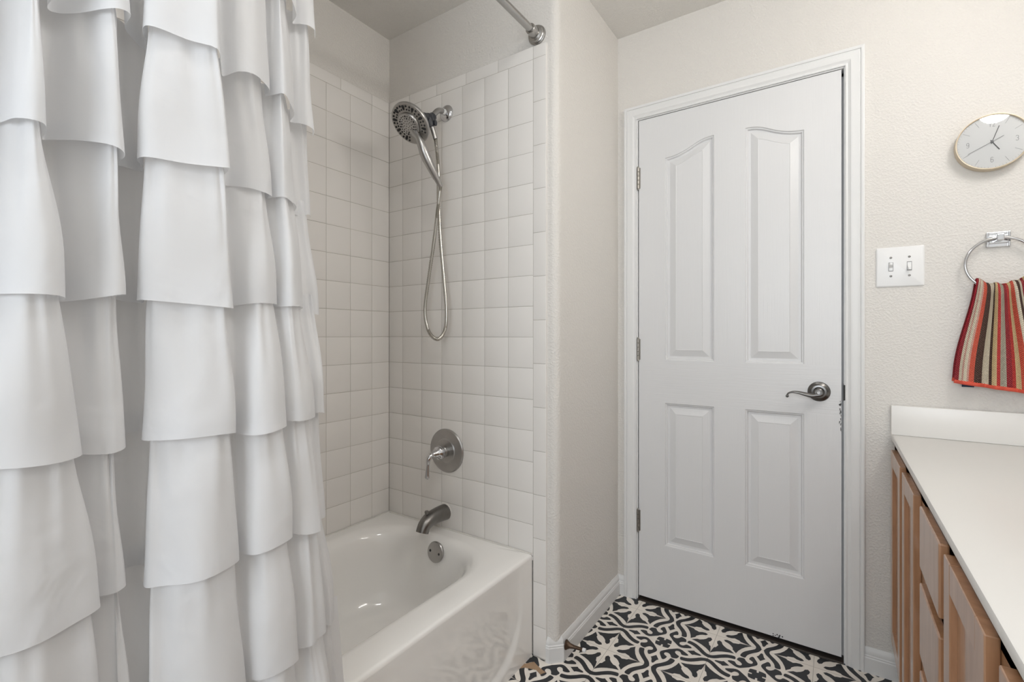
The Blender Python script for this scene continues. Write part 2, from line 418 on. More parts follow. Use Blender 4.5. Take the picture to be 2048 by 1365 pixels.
# ------------------------------------------------------------------ tiles of the alcove (pillowed faces over a grout bed)
def tile_sheet(name, parent, to3, rects, depth=.0085, gap=.0009, bed=None):
    """rects in wall coordinates (u0,u1,v0,v1); to3(u,v,d) places a point d in front of the drywall"""
    t = MB()
    t.cur = 1
    for (u0, u1, v0, v1) in bed: t.poly([to3(u0, v0, depth - .0010), to3(u1, v0, depth - .0010), to3(u1, v1, depth - .0010), to3(u0, v1, depth - .0010)])
    t.cur = 0
    for (u0, u1, v0, v1) in rects:
        a, c, e, g = u0 + gap, u1 - gap, v0 + gap, v1 - gap
        if c - a < .004 or g - e < .004: continue
        r1, r2, r3 = [random.uniform(-.00007, .00007) for _ in range(3)]
        rg = []
        for ins, d in ((0, depth - .004), (0, depth - .0006), (.0005, depth - .0002), (.0012, depth)):
            pts = [(a + ins, e + ins), (c - ins, e + ins), (c - ins, g - ins), (a + ins, g - ins)]
            rg.append([to3(u, v, d + (r1 + r2 * (1 if u > (a + c) / 2 else -1) + r3 * (1 if v > (e + g) / 2 else -1) if ins > 0 else 0)) for u, v in pts])
        t.rings(rg, True, False, True)
    return t.build(name, [M['tile'], M['grout']], parent, smooth=50)

zr = [1.1242 - .1105 * k for k in range(7, 0, -1)] + [1.1242 + .1089 * k for k in range(0, 9)] + [2.1035]
zr = [z for z in zr if z > .34]
zr = [.335] + zr
ZT = 2.1495
xc = [XL, -1.5365, -1.4243, -1.3125, -1.2048, -1.0965, -.9879, -.8814]
XE = -.8287
rects = [(xc[i], xc[i + 1], zr[k], zr[k + 1]) for i in range(7) for k in range(len(zr) - 1)]
cj = [XL, -1.495, -1.340, -1.1865, -1.033, -.8814]
rects += [(cj[i], cj[i + 1], 2.1035, ZT) for i in range(5)]
vj = [.004] + [.110 + .15345 * k for k in range(0, 13)] + [2.1045, ZT]
rects += [(-.8814, XE, vj[k], vj[k + 1]) for k in range(len(vj) - 1)]
tile_sheet('tile_surround', wall_end, lambda u, v, d: (u, yw - d, v), rects, bed=[(XL, XE, .36, ZT), (-.8814, XE, 0, .36)])
# rounded outer edge of the bullnose column
b = MB(); b.box(XE - .003, XE, YP + .0004, yw, .006, ZT - .002); b.build('bullnose_edge', M['tile'], wall_end)

yc = [YP, 1.3484, 1.24, 1.1288] + [1.1288 - .1095 * k for k in range(1, 11)]
yc = [y for y in yc if y > YN + .03] + [YN]
rects = [(yc[i + 1], yc[i], zr[k], zr[k + 1]) for i in range(len(yc) - 1) for k in range(len(zr) - 1)]
yj = [YP, 1.349, 1.195] + [1.195 - .1535 * k for k in range(1, 9)]; yj = [y for y in yj if y > YN + .03] + [YN]
rects += [(yj[i + 1], yj[i], 2.1035, ZT) for i in range(len(yj) - 1)]
tile_sheet('tile_surround', wall_left, lambda u, v, d: (XL - .008 + d - .0005, u, v), rects, bed=[(YN, YP, .34, ZT)])

# ------------------------------------------------------------------ baseboards
def base_profile(h=.083, t=.014):
    return [(0, 0), (t, 0), (t, h * .60), (t - .002, h * .64), (t - .001, h * .68), (t - .004, h * .72), (t - .0035, h * .80), (t - .006, h * .90), (t - .010, h * .97), (t - .011, h), (0, h)]
def sweep(mb, path, prof):
    """path of (x,y); the profile stands to the right-hand side of travel, mitred"""
    n = len(path); rg = []
    for i in range(n):
        d0 = Vector(path[i]) - Vector(path[i - 1]) if i > 0 else Vector(path[1]) - Vector(path[0])
        d1 = Vector(path[i + 1]) - Vector(path[i]) if i < n - 1 else d0
        d0 = d0.normalized(); d1 = d1.normalized()
        n0 = Vector((d0.y, -d0.x)); n1 = Vector((d1.y, -d1.x)); m = (n0 + n1).normalized(); k = 1 / max(.3, m.dot(n0))
        rg.append([(path[i][0] + m.x * k * w_, path[i][1] + m.y * k * w_, h_) for w_, h_ in prof])
    mb.rings(rg, True, True, True)
b = MB(); sweep(b, [(XE + .0012, yw), (XS - .030, yw), (XS, yw + .030), (XS, YD), (DL - .0575, YD)], base_profile())
tag(b.build('baseboard_left', M['trim'], smooth=25), 'white baseboard below the short wall beside the tub', 'baseboard', kind='structure')
b = MB(); sweep(b, [(DR + .0575, YD), (.178, YD)], base_profile())
tag(b.build('baseboard_right', M['trim'], smooth=25), 'white baseboard between door casing and vanity', 'baseboard', kind='structure')
b = MB()
b.tube([(-.912, YN + .02, .003), (-.905, 1.30, .003), (-.888, 1.437, .003)], .006, 8)
tag(b.build('trim_1', M['caulk'], smooth=60), 'white caulk line along the foot of the bathtub', 'caulk', kind='structure')

# ------------------------------------------------------------------ door and its frame
tr = thing('trim_2', (DL, YD, 0), 'white moulded door casing', 'door frame', kind='structure')
prof = [(.004, 0), (.004, .0085), (.007, .0095), (.011, .0075), (.014, .0085), (.020, .0125), (.028, .0140), (.038, .0135), (.043, .0145), (.046, .0120), (.048, .0155), (.054, .0165), (.0575, .0150), (.0575, 0)]
c = MB()
rg = []
for k in range(4):
    rg.append([((DL - w_ if k < 2 else DR + w_), YD - d_, (0 if k in (0, 3) else DT + w_)) for w_, d_ in prof])
c.rings(rg, True, True, True)
c.build('casing', M['trim'], tr, smooth=22)
j = MB()
j.box(DL - .018, DL, YD - .0005, YD + .12, 0, DT + .018); j.box(DR, DR + .018, YD - .0005, YD + .12, 0, DT + .018); j.box(DL, DR, YD - .0005, YD + .12, DT, DT + .018)
j.box(DL, DL + .011, YD + .040, YD + .075, 0, DT); j.box(DR - .011, DR, YD + .040, YD + .075, 0, DT); j.box(DL, DR, YD + .040, YD + .075, DT - .011, DT)
j.build('jamb', M['trim'], tr)
j = MB(); j.box(DR - .0012, DR + .0008, YD + .004, YD + .030, .903, .962); j.box(DR - .0006, DR + .0042, YD - .0022, YD + .006, .906, .959, .001)
j.build('strike_plate', M['hinge_dark'], tr)
t = MB(); t.box(DL, DR, 1.9975, YD + .12, -.02, .005, .002)
tag(t.build('trim_3', M['threshold']), 'dark brown threshold under the white door', 'threshold', kind='structure')

door = thing('door_1', (-.6955, YD, .0185), 'closed white four panel door with arched upper panels', 'door', kind='structure')
SX0, SX1, SZ0, SZ1 = -.6955, .0198, .0185, 2.0485
UL = [(-.585, 1.8675), (-.561, 1.8695), (-.5314, 1.8752), (-.5023, 1.8855), (-.4794, 1.8958), (-.4568, 1.9070), (-.4317, 1.9155), (-.4124, 1.9185), (-.3934, 1.9192)]
UL = [(a, c_) for a, c_ in UL]
xm = (-.3934 - .2820) / 2
URt = [(2 * xm - a, c_) for a, c_ in UL[::-1]]
UL = [(q.x, q.y) for q in crom([(a, c_, 0) for a, c_ in UL], 3)]
URt = [(2 * xm - a, c_) for a, c_ in UL[::-1]]
panels = [UL + [(-.3934, 1.0265), (-.585, 1.0265)], URt + [(2 * xm + .585, 1.0265), (2 * xm + .3934, 1.0265)],
          [(-.585, .849), (-.3934, .849), (-.3934, .2555), (-.585, .2555)], [(2 * xm + .3934, .849), (2 * xm + .585, .849), (2 * xm + .585, .2555), (2 * xm + .3934, .2555)]]
def inset(poly, d):
    n = len(poly); A = sum(poly[i][0] * poly[(i + 1) % n][1] - poly[(i + 1) % n][0] * poly[i][1] for i in range(n)); s = 1 if A > 0 else -1
    out = []
    for i in range(n):
        p0, p1, p2 = Vector(poly[i - 1]), Vector(poly[i]), Vector(poly[(i + 1) % n])
        a = (p1 - p0).normalized(); c_ = (p2 - p1).normalized()
        n0 = Vector((-a.y, a.x)) * s; n1 = Vector((-c_.y, c_.x)) * s; m = (n0 + n1).normalized()
        q = p1 + m * (d / max(.35, m.dot(n0))); out.append((q.x, q.y))
    return out
bm = bmesh.new()
def loop(pts):
    vs = [bm.verts.new((x, YD, z)) for x, z in pts]
    return [bm.edges.new((vs[i], vs[(i + 1) % len(vs)])) for i in range(len(vs))]
ed = loop([(SX0, SZ0), (SX1, SZ0), (SX1, SZ1), (SX0, SZ1)])
for p in panels: ed += loop(p)
bmesh.ops.triangle_fill(bm, edges=ed, use_beauty=True)
# remove faces that filled the panel openings
def inside(x, z, poly):
    r = False; n = len(poly)
    for i in range(n):
        (x0, z0), (x1, z1) = poly[i], poly[(i + 1) % n]
        if (z0 > z) != (z1 > z) and x < (x1 - x0) * (z - z0) / (z1 - z0) + x0: r = not r
    return r
kill = [fc for fc in bm.faces if any(inside(fc.calc_center_median().x, fc.calc_center_median().z, p) for p in panels)]
bmesh.ops.delete(bm, geom=kill, context='FACES_ONLY')
d = MB(); d.bm(bm)
def panel_ring(p, ins, yy):
    xa, xb, zb = p[-1][0] + ins, p[-2][0] - ins, p[-1][1] + ins
    if len(p) < 6: return [(xa, yy, p[0][1] - ins), (xb, yy, p[0][1] - ins), (xb, yy, zb), (xa, yy, zb)]
    def zt(x):
        for (a, z0), (c_, z1) in zip(p[:-3], p[1:-2]):
            if a - 1e-6 <= x <= c_ + 1e-6: return lerp(z0, z1, (x - a) / (c_ - a))
    N_ = 20; xs_ = [lerp(xa, xb, k / N_) for k in range(N_ + 1)]
    return [(x, yy, zt(x) - ins) for x in xs_] + [(xb, yy, zb), (xa, yy, zb)]
for p in panels:
    p = list(p) if p[0][0] < p[-2][0] else p
    if len(p) < 6: p = [min(p, key=lambda q: q[0] - q[1]), max(p, key=lambda q: q[0] + q[1]), max(p, key=lambda q: q[0] - q[1]), min(p, key=lambda q: q[0] + q[1])]
    pr_ = [(0, 0), (.0025, .0042), (.006, .0046), (.0095, .0115), (.0155, .0120), (.018, .0118), (.044, .0022), (.0455, .0032)]
    rg = [panel_ring(p, i_, YD + dd) for i_, dd in pr_]
    d.rings(rg, True, False, False)
    L_ = rg[-1]
    if len(L_) == 4: d.poly(L_)
    else:
        top = L_[:-2]; d.rings([top, [(q[0], q[1], L_[-1][2]) for q in top]], False)
d.add([(x, y, z) for y in (YD, YD + .035) for x, z in ((SX0, SZ0), (SX1, SZ0), (SX1, SZ1), (SX0, SZ1))], [[0, 1, 5, 4], [1, 2, 6, 5], [2, 3, 7, 6], [3, 0, 4, 7], [4, 5, 6, 7]])
d.build('slab', M['door'], door, smooth=12)
for z in (1.8024, 1.0705, .3387):
    h = MB(); x = -.6975
    h.box(x - .006, x + .009, YD - .0018, YD + .0008, z - .044, z + .044)
    hg = h.build('hinge', M['hinge'], door)
    h = MB()
    for k in range(5): h.lathe((x, YD - .0045, z - .044 + k * .0178), (0, 0, 1), [(0, .0044), (.0006, .0052), (.0164, .0052), (.017, .0044)], 14)
    h.sphere((x, YD - .0045, z + .047), .0045, 10, 8); h.sphere((x, YD - .0045, z - .047), .0045, 10, 8)
    h.build('knuckle', M['hinge'], hg, smooth=40)
# lever
lx, lz = -.0455, .9320
h = MB(); h.lathe((lx, YD, lz), (0, -1, 0), [(0, .0345), (.003, .0345), (.006, .0325), (.009, .026), (.012, .0225), (.0125, .017), (.016, .0150), (.030, .0135), (.034, .014), (.040, .0150), (.044, .0140), (.046, .011), (.046, 0)], 40)
hd = h.build('door_handle', M['bronze'], door, smooth=30)
h = MB()
pth = crom([(lx + .002, YD - .039, lz - .006), (lx - .020, YD - .043, lz - .011), (lx - .042, YD - .046, lz - .007), (lx - .062, YD - .048, lz - .0025), (lx - .078, YD - .049, lz - .002), (lx - .090, YD - .049, lz - .007), (lx - .0945, YD - .049, lz - .0145)], 6)
nn = len(pth); h.tube(pth, [lerp(.0105, .0034, min(1, k / (nn * .72))) for k in range(nn)], 12, flat=.75)
h.sphere((lx - .0940, YD - .049, lz - .0175), .0050, 14, 10)
h.build('lever', M['bronze'], hd, smooth=50)
h = MB(); h.lathe((lx, YD - .046, lz), (0, -1, 0), [(0, .0062), (.003, .0062), (.0045, .005), (.0045, 0)], 20)
h.build('lock_button', M['nickel'], hd, smooth=30)
for sx in (-1, 1):
    h = MB(); h.lathe((lx + sx * .0225, YD - .0098, lz + .004), (0, -1, 0), [(0, .0038), (.0016, .0034), (.0016, 0)], 14)
    h.build('screw', M['slot'], hd, smooth=30)
# worn dark scuffs at the latch edge and the foot of the door
h = MB(); random.seed(3)
for k in range(26):
    zz = random.uniform(.80, .905); ww = random.uniform(.0008, .0030); x = .0196 - random.random() ** 2 * .006
    h.poly([(x - ww, YD - .0003, zz), (x, YD - .0003, zz - random.uniform(.003, .008)), (x + .0002, YD - .0003, zz + .004)])
for k in range(12):
    x = -.175 + random.uniform(-.016, .016); zz = .0195 + random.uniform(0, .012)
    h.poly([(x, YD - .0003, zz), (x + .003, YD - .0003, zz - .002), (x + .004, YD - .0003, zz + .002), (x + .001, YD - .0003, zz + .003)])
h.build('scuff', M['black'], door, fix=False)

# ------------------------------------------------------------------ door stop
ds = thing('door_stop', (-.776, 1.50, .052), 'brown bell shaped door stop with white tip on the left baseboard', 'door stop')
b = MB(); b.lathe((-.7765, 1.49, .052), (1, .10, .02), [(0, .0165), (.003, .0165), (.006, .0135), (.016, .0085), (.030, .0062), (.060, .0052), (.062, .0052)], 20)
b.build('stem', mat('old_bronze_stop', (0.10, 0.065, 0.045), 0.35, 0.8, noise=(200, .5)), ds, smooth=35)
b = MB(); b.lathe((-.7765 + .061, 1.4961, .0532), (1, .10, .02), [(0, .0062), (.008, .0066), (.011, .0055), (.012, 0)], 16)
tag(b.build('tip', M['white_plastic'], ds, smooth=40), 'white rubber tip')

# ------------------------------------------------------------------ bathtub
TX0, TX1, TY0, TY1, TZ = XL + .0005, -.884, YN, YP - .001, .358
def rrect(x0, x1, y0, y1, r, n=10):
    out = []
    for (cx, cy, a0) in ((x1 - r, y1 - r, 0), (x0 + r, y1 - r, PI / 2), (x0 + r, y0 + r, PI), (x1 - r, y0 + r, 1.5 * PI)):
        for k in range(n + 1):
            a = a0 + PI / 2 * k / n; out.append((cx + r * math.cos(a), cy + r * math.sin(a)))
    return out
tub = thing('bathtub', (-1.25, .68, 0), 'white enamel alcove bathtub with plain apron', 'bathtub')
t = MB(); rg = []
bx0, bx1, by0, by1 = TX0 + .040, -.972, TY0 + .06, TY1 - .054
def ring(x0, x1, y0, y1, r, z): return [(x, y, z) for x, y in rrect(x0, x1, y0, y1, r, 14)]
rg.append(ring(TX0, TX1, TY0, TY1, .004, TZ - .012)); rg.append(ring(TX0, TX1 - .001, TY0, TY1, .004, TZ - .006))
rg.append(ring(TX0, TX1 - .005, TY0, TY1, .005, TZ - .0015)); rg.append(ring(TX0, TX1 - .011, TY0, TY1, .006, TZ))
rg.append(ring(lerp(TX0, bx0, .6), lerp(TX1, bx1, .6), lerp(TY0, by0, .6), lerp(TY1, by1, .6), .11, TZ + .0005))
# basin wall from the rolled rim down to the floor of the tub
prof = [(0, 0), (.008, .0008), (.016, .003), (.024, .007), (.031, .0125), (.037, .0195), (.042, .029), (.046, .042), (.051, .07), (.056, .115), (.063, .17), (.074, .225), (.090, .258), (.113, .274), (.145, .281), (.19, .284)]
for ins, dz in prof:
    ky = 1.0 + ins * 5
    rg.append(ring(bx0 + ins * .9, bx1 - ins, by0 + ins * 1.9, by1 - ins * .75, min(.185 + ins * .25, (bx1 - bx0) / 2 - ins - .005), TZ - dz))
t.rings(rg, True, False, True)
# apron: recessed panel with a rounded lower corner
def apron_x(y, z):
    yy = TY1 - .075 - y; dz = z - .030
    rr = .16
    # signed distance inside the panel (positive inside)
    if yy < rr and dz < rr: s = rr - math.hypot(rr - yy, rr - dz)
    else: s = min(yy, dz)
    k = sstep(-.014, .018, s)
    top = sstep(TZ - .012, TZ - .06, z)
    return TX1 - .0005 - (.002 + .007 * sstep(.34, .05, z)) * k * top
ny, nz = 110, 60
g = []
for k in range(nz + 1):
    z = (TZ - .012) * (1 - k / nz)
    g.append([(apron_x(TY1 - (TY1 - TY0) * (i / ny) ** 1.7, z), TY1 - (TY1 - TY0) * (i / ny) ** 1.7, z) for i in range(ny + 1)])
t.rings(g, False)
t.build('tub_body', M['tub'], tub, smooth=60)
ox, oz = -1.2535, .308
n_ov = V(0, -.985, .17).normalized(); oc = V(ox, 1.3490, oz)
b = MB(); b.lathe(oc, n_ov, [(-.012, .030), (.004, .0385), (.0075, .0385), (.0105, .036), (.0115, .030), (.0118, 0)], 36)
op = b.build('overflow_plate', M['nickel'], tub, smooth=30)
for sx in (-1, 1):
    b = MB(); b.lathe(oc + V(sx * .022, 0, -.002 * sx) + n_ov * .0112, n_ov, [(0, .0050), (.0012, .0044), (.0012, 0)], 12); b.build('screw', M['slot'], op)
b = MB()
b.tube([(TX0 + .004, TY1 - .003, TZ + .001), (TX1 - .004, TY1 - .003, TZ + .001)], .0035, 6); b.tube([(TX0 + .004, TY0, TZ + .001), (TX0 + .004, TY1, TZ + .001)], .0035, 6)
b.build('caulk_bead', M['caulk'], tub, smooth=60)

# ------------------------------------------------------------------ spout, valve
sp = thing('tub_spout', (-1.2925, YP, .425), 'dark brushed tub spout with pull knob above the bathtub rim', 'spout')
b = MB(); xs = -1.2925
pth = [(xs, YP - .001, .424), (xs, YP - .030, .425), (xs, YP - .060, .4245), (xs, YP - .088, .422), (xs, YP - .108, .414), (xs, YP - .122, .402), (xs, YP - .130, .384)]
b.tube(crom(pth, 5), [lerp(.0315, .0245, min(1, k / 26)) for k in range(31)], 24, ref=(1, 0, 0))
b.build('spout_body', M['nickel_dark'], sp, smooth=50)
b = MB(); b.lathe((xs, YP - .106, .4385), (0, 0, 1), [(0, .0055), (.006, .0045), (.009, .0075), (.017, .0085), (.020, .0075), (.020, 0)], 18)
b.build('diverter_knob', M['nickel_dark'], sp, smooth=35)
b = MB(); b.lathe((xs, YP, .426), (0, -1, 0), [(0, .0335), (.003, .0325), (.004, .030)], 28); b.build('sealant', M['caulk'], sp, smooth=40)

vx, vz = -1.2845, .670
va = thing('shower_valve', (vx, YP, vz), 'round nickel shower valve plate with curved chrome lever', 'shower valve')
b = MB(); b.lathe((vx, YP, vz), (0, -1, 0), [(0, .087), (.003, .087), (.007, .083), (.009, .070), (.0095, .050), (.012, .046), (.0125, 0)], 56)
b.build('escutcheon', M['nickel'], va, smooth=25)
b = MB(); b.lathe((vx, YP - .010, vz), (0, -1, 0), [(0, .0235), (.018, .0235), (.020, .022), (.028, .022)], 32)
b.build('valve_sleeve', M['nickel'], va, smooth=30)
b = MB(); b.lathe((vx, YP - .036, vz), (0, -1, 0), [(0, .022), (.003, .026), (.007, .026), (.009, .023), (.012, .0255), (.018, .0265), (.023, .024), (.027, .018), (.031, .0150), (.044, .0125), (.050, .009), (.052, 0)], 32)
lv = b.build('handle', M['chrome'], va, smooth=30)
b = MB(); pth = crom([(vx, YP - .078, vz), (vx - .002, YP - .093, vz - .004), (vx - .003, YP - .102, vz - .018), (vx - .004, YP - .104, vz - .036), (vx - .005, YP - .105, vz - .058), (vx - .005, YP - .106, vz - .080)], 6)
nn = len(pth); b.tube(pth, [(.0105 if k < nn * .3 else lerp(.0105, .0062, min(1, (k / nn - .3) * 4)) if k < nn * .6 else lerp(.0062, .0098, (k / nn - .6) * 2.6)) for k in range(nn)], 14)
b.sphere(pth[-1], .0098, 14, 10)
b.build('lever', M['chrome'], lv, smooth=50)

# ------------------------------------------------------------------ shower head
hx, hz = -1.2845, 2.016
sh = thing('handheld_shower', (hx, YP, hz), 'round nickel shower head with hand shower and metal hose', 'shower head')
b = MB(); b.lathe((hx, YP, hz), (0, -1, 0), [(0, .0325), (.004, .0325), (.009, .029), (.013, .021), (.015, .014), (.015, 0)], 36)
b.build('wall_flange', M['chrome'], sh, smooth=30)
arm = crom([(hx, YP - .010, hz), (hx, YP - .030, hz - .001), (hx, YP - .052, hz - .008), (hx, YP - .072, hz - .028), (hx, YP - .084, hz - .046)], 6)
b = MB(); b.tube(arm, .0105, 16); am = b.build('shower_arm', M['nickel'], sh, smooth=50)
b = MB(); b.cyl((hx, YP - .016, hz), (hx, YP - .027, hz - .0005), .0118, 18); b.build('thread_tape', M['white_plastic'], am, smooth=50)
n = V(-.02, -.70, -.714).normalized()
hc = V(-1.2865, 1.2445, 1.9045)
j0 = arm[-1]
hb = hc - n * .034
b = MB()
b.tube([j0 - (arm[-1] - arm[-2]).normalized() * .004, j0 + V(0, -.010, -.010), j0 + V(.001, -.020, -.014)], [.0165, .0185, .0190], 20)
b.sphere(j0 + V(.001, -.026, -.016), .0215, 18, 12)
b.tube([j0 + V(.001, -.020, -.014), j0 + V(0, -.055, -.022), hb + V(0, .010, .004), hb], [.0190, .0200, .0230, .0260], 20)
b.tube([j0 + V(.004, -.024, -.006), j0 + V(.010, -.022, -.040), j0 + V(.012, -.020, -.050)], [.0165, .0175, .0120], 16)
b.tube([j0 + V(.004, -.020, -.030), j0 + V(.030, -.012, -.034)], [.0085, .0105], 14)
b.build('swivel_bracket', M['black_plastic'], sh, smooth=40)
RH = .0780
b = MB(); b.lathe(hc, n, [(-.040, .022), (-.036, .034), (-.026, .052), (-.016, .068), (-.009, .0760), (-.004, RH), (.000, RH), (.003, .0765), (.0035, .0735)], 64)
b.build('head_shell', M['nickel'], sh, smooth=40)
b = MB(); b.lathe(hc, n, [(.0008, .075), (.0040, .0740), (.0048, .069), (.0052, 0)], 64)
fc = b.build('spray_face', M['nickel_face'], sh, smooth=40)
dn = V(.06, .0, -.92); dn = (dn - n * dn.dot(n)).normalized(); rt = dn.cross(n).normalized()     # downwards in the face, sideways
def on_face(r, a, h): return hc + (rt * math.sin(a) - dn * math.cos(a)) * r + n * h
hs0 = .046
nz_ = MB()
for k in range(10):
    a = 2 * PI * (k + .5) / 10
    if abs(a - PI) < .35: continue
    # long slot and round jets
    p = on_face(.0600, a, .0050); rad = (on_face(.08, a, .0) - on_face(.05, a, .0)).normalized()
    nz_.tube([p - rad * .0085, p - rad * .004, p + rad * .005, p + rad * .0085], [.0024, .0040, .0054, .0038], 10)
    for da, r_, s_ in ((.20, .0660, .0040), (.21, .0535, .0032), (-.20, .0660, .0040), (-.22, .0535, .0032)):
        nz_.sphere(on_face(r_, a + da, .0050), s_, 10, 8)
nz_.build('nozzle_ring', M['black'], fc, smooth=60)
# hand shower docked in the middle
b = MB(); b.lathe(hc, n, [(.004, .0440), (.0120, .0430), (.0150, .0400), (.0155, .036), (.0158, 0)], 48)
pth = crom([hc + dn * .026 + n * .008, V(-1.2616, 1.262, 1.8540), V(-1.2518, 1.271, 1.8219), V(-1.2479, 1.285, 1.7907), V(-1.2413, 1.306, 1.7535), V(-1.2361, 1.330, 1.7183)], 6)
nn = len(pth); b.tube(pth, [(.0150 if k < 4 else lerp(.0125, .0180, min(1, (k - 4) / 12)) if k < 20 else lerp(.0180, .0125, min(1, (k - 20) / 10))) for k in range(nn)], 18)
hw = b.build('hand_shower', M['nickel'], sh, smooth=45)
nz_ = MB()
for rr_, cnt, s_ in ((.0335, 22, .0022), (.0255, 16, .0020), (.0165, 10, .0017), (.0075, 5, .0015)):
    for k in range(cnt): nz_.sphere(on_face(rr_, 2 * PI * k / cnt + rr_ * 40, .0155), s_ * (1.5 if (k % 4 == 0 and rr_ > .02) else 1), 8, 6)
nz_.build('nozzle_ring', M['black'], hw, smooth=60)
hend = pth[-1]; hdir = (pth[-1] - pth[-3]).normalized()
b = MB(); b.cyl(hend - hdir * .002, hend + hdir * .034, .0118, 18, .0085); b.build('hose_nut', M['nickel'], hw, smooth=40)
ht = j0 + V(.012, -.020, -.048)
b = MB(); b.cyl(ht + V(0, 0, .012), ht + V(.006, .018, -.040), .0105, 18, .0085); b.build('hose_nut', M['nickel'], sh, smooth=40)
ctl = [ht + V(.006, .018, -.038), V(-1.2833, 1.385, 1.8334), V(-1.2813, 1.390, 1.7663), V(-1.2841, 1.393, 1.6602), V(-1.2736, 1.393, 1.5027), V(-1.2545, 1.392, 1.3455), V(-1.2399, 1.390, 1.2288), V(-1.2458, 1.388, 1.1518),
       V(-1.2829, 1.386, 1.115), V(-1.3288, 1.384, 1.1483), V(-1.3458, 1.382, 1.2316), V(-1.325, 1.38, 1.3489), V(-1.2917, 1.373, 1.4825), V(-1.2677, 1.364, 1.574), V(-1.2500, 1.355, 1.6271), hend + hdir * .032]
cv = crom(ctl, 34)
b = MB(); b.tube(cv, [.0059 if k % 2 else .0075 for k in range(len(cv))], 10)
b.build('hose', mat('corrugated_steel_hose', (0.50, 0.48, 0.44), 0.22, 1.0), sh, smooth=75)

# ------------------------------------------------------------------ curtain rod
RX, RZ = -.868, 2.186
rod = thing('curtain_rod', (RX, .68, RZ), 'grey metal shower curtain rod with round wall flange', 'curtain rod')
b = MB(); b.cyl((RX, YN - .008, RZ), (RX, 1.425, RZ), .0125, 24); b.build('rod_tube', M['steel'], rod, smooth=40)
for y, s in ((yw, -1), (YN - .008, 1)):
    b = MB(); b.lathe((RX, y, RZ), (0, s, 0), [(0, .0335), (.006, .0335), (.008, .031), (.012, .031), (.014, .028), (.018, .027), (.021, .019), (.050, .0178), (.052, .0165), (.052, 0)], 36)
    b.build('rod_flange', M['steel'], rod, smooth=25)

# ------------------------------------------------------------------ ruffled shower curtain
keys = {
 1.59: [(-.885,.015),(-.835,.035),(-.83,.06),(-.87,.08),(-.91,.10),(-.88,.135),(-.845,.150),(-.83,.162),(-.835,.178),(-.865,.19),(-.905,.192),(-.905,.200),(-.88,.216),(-.847,.2355),(-.838,.252),(-.850,.268),(-.89,.275),(-.91,.293),(-.922,.310),(-.90,.303),(-.858,.286),(-.841,.295),(-.832,.336),(-.812,.365),(-.815,.378),(-.85,.395),(-.888,.413),(-.858,.425),(-.852,.453),(-.886,.500),(-.912,.503),(-.895,.507),(-.8725,.516),(-.90,.545),(-.938,.579),(-.972,.592),(-.958,.602),(-.947,.615),(-.954,.6335),(-.985,.650)],
 1.395:[(-.885,.015),(-.835,.03),(-.828,.055),(-.865,.075),(-.90,.095),(-.875,.135),(-.832,.146),(-.814,.160),(-.820,.174),(-.855,.183),(-.905,.186),(-.903,.195),(-.865,.218),(-.834,.241),(-.832,.257),(-.850,.2645),(-.90,.267),(-.915,.285),(-.926,.305),(-.90,.298),(-.862,.277),(-.836,.285),(-.828,.334),(-.815,.375),(-.818,.392),(-.86,.405),(-.900,.423),(-.868,.448),(-.864,.475),(-.879,.4955),(-.907,.498),(-.885,.501),(-.861,.511),(-.875,.535),(-.905,.562),(-.962,.590),(-.985,.618),(-.975,.635),(-.985,.650),(-1.01,.665)],
 0.97: [(-.865,-.01),(-.81,.005),(-.80,.03),(-.85,.05),(-.89,.075),(-.835,.10),(-.805,.135),(-.800,.168),(-.812,.195),(-.835,.211),(-.862,.206),(-.872,.204),(-.858,.220),(-.846,.240),(-.846,.254),(-.860,.266),(-.905,.265),(-.92,.28),(-.922,.305),(-.90,.302),(-.868,.286),(-.845,.298),(-.817,.330),(-.804,.375),(-.808,.399),(-.84,.408),(-.845,.415),(-.808,.424),(-.796,.450),(-.810,.485),(-.838,.49),(-.822,.498),(-.812,.510),(-.818,.530),(-.838,.558),(-.866,.568),(-.855,.580),(-.852,.592),(-.872,.606),(-.91,.62)],
 0.76: [(-.86,-.02),(-.80,-.01),(-.79,.03),(-.84,.05),(-.885,.07),(-.825,.09),(-.806,.13),(-.803,.162),(-.815,.194),(-.832,.228),(-.858,.222),(-.872,.214),(-.862,.228),(-.851,.246),(-.850,.256),(-.862,.266),(-.905,.263),(-.92,.28),(-.922,.305),(-.90,.300),(-.855,.286),(-.836,.303),(-.80,.334),(-.795,.369),(-.810,.406),(-.84,.414),(-.845,.418),(-.808,.426),(-.797,.455),(-.806,.495),(-.838,.500),(-.825,.508),(-.815,.524),(-.815,.545),(-.823,.562),(-.860,.571),(-.858,.585),(-.860,.598),(-.876,.610),(-.90,.622)]}
low = [list(p) for p in keys[.76]]
def mixk(a, c, t): return [(lerp(p[0], q[0], t), lerp(p[1], q[1], t)) for p, q in zip(a, c)]
rows = {}
hz_ = [2.02, 1.805, 1.59, 1.395, 1.182, .97, .76, .545, .335, .125]
top_keys = [(lerp(RX, p[0], .8) + .0, p[1]) for p in keys[1.59]]
rows[2.02] = mixk(top_keys, keys[1.59], .3); rows[1.805] = mixk(top_keys, keys[1.59], .65)
rows[1.59] = keys[1.59]; rows[1.395] = keys[1.395]; rows[1.182] = mixk(keys[1.395], keys[.97], .5); rows[.97] = keys[.97]; rows[.76] = keys[.76]
def out(ks, lim, dx, dy, seed):
    rnd = random.Random(seed)
    return [(max(p[0] + dx + rnd.uniform(-.006, .006), lim), p[1] + dy * (p[1] - .2) + rnd.uniform(-.004, .004)) for p in ks]
rows[.545] = out(keys[.76], -.885, .006, .03, 5)
rows[.335] = out(keys[.76], -.866, .012, .06, 6)
rows[.125] = out(keys[.76], -.862, .016, .08, 8)
KS = 7
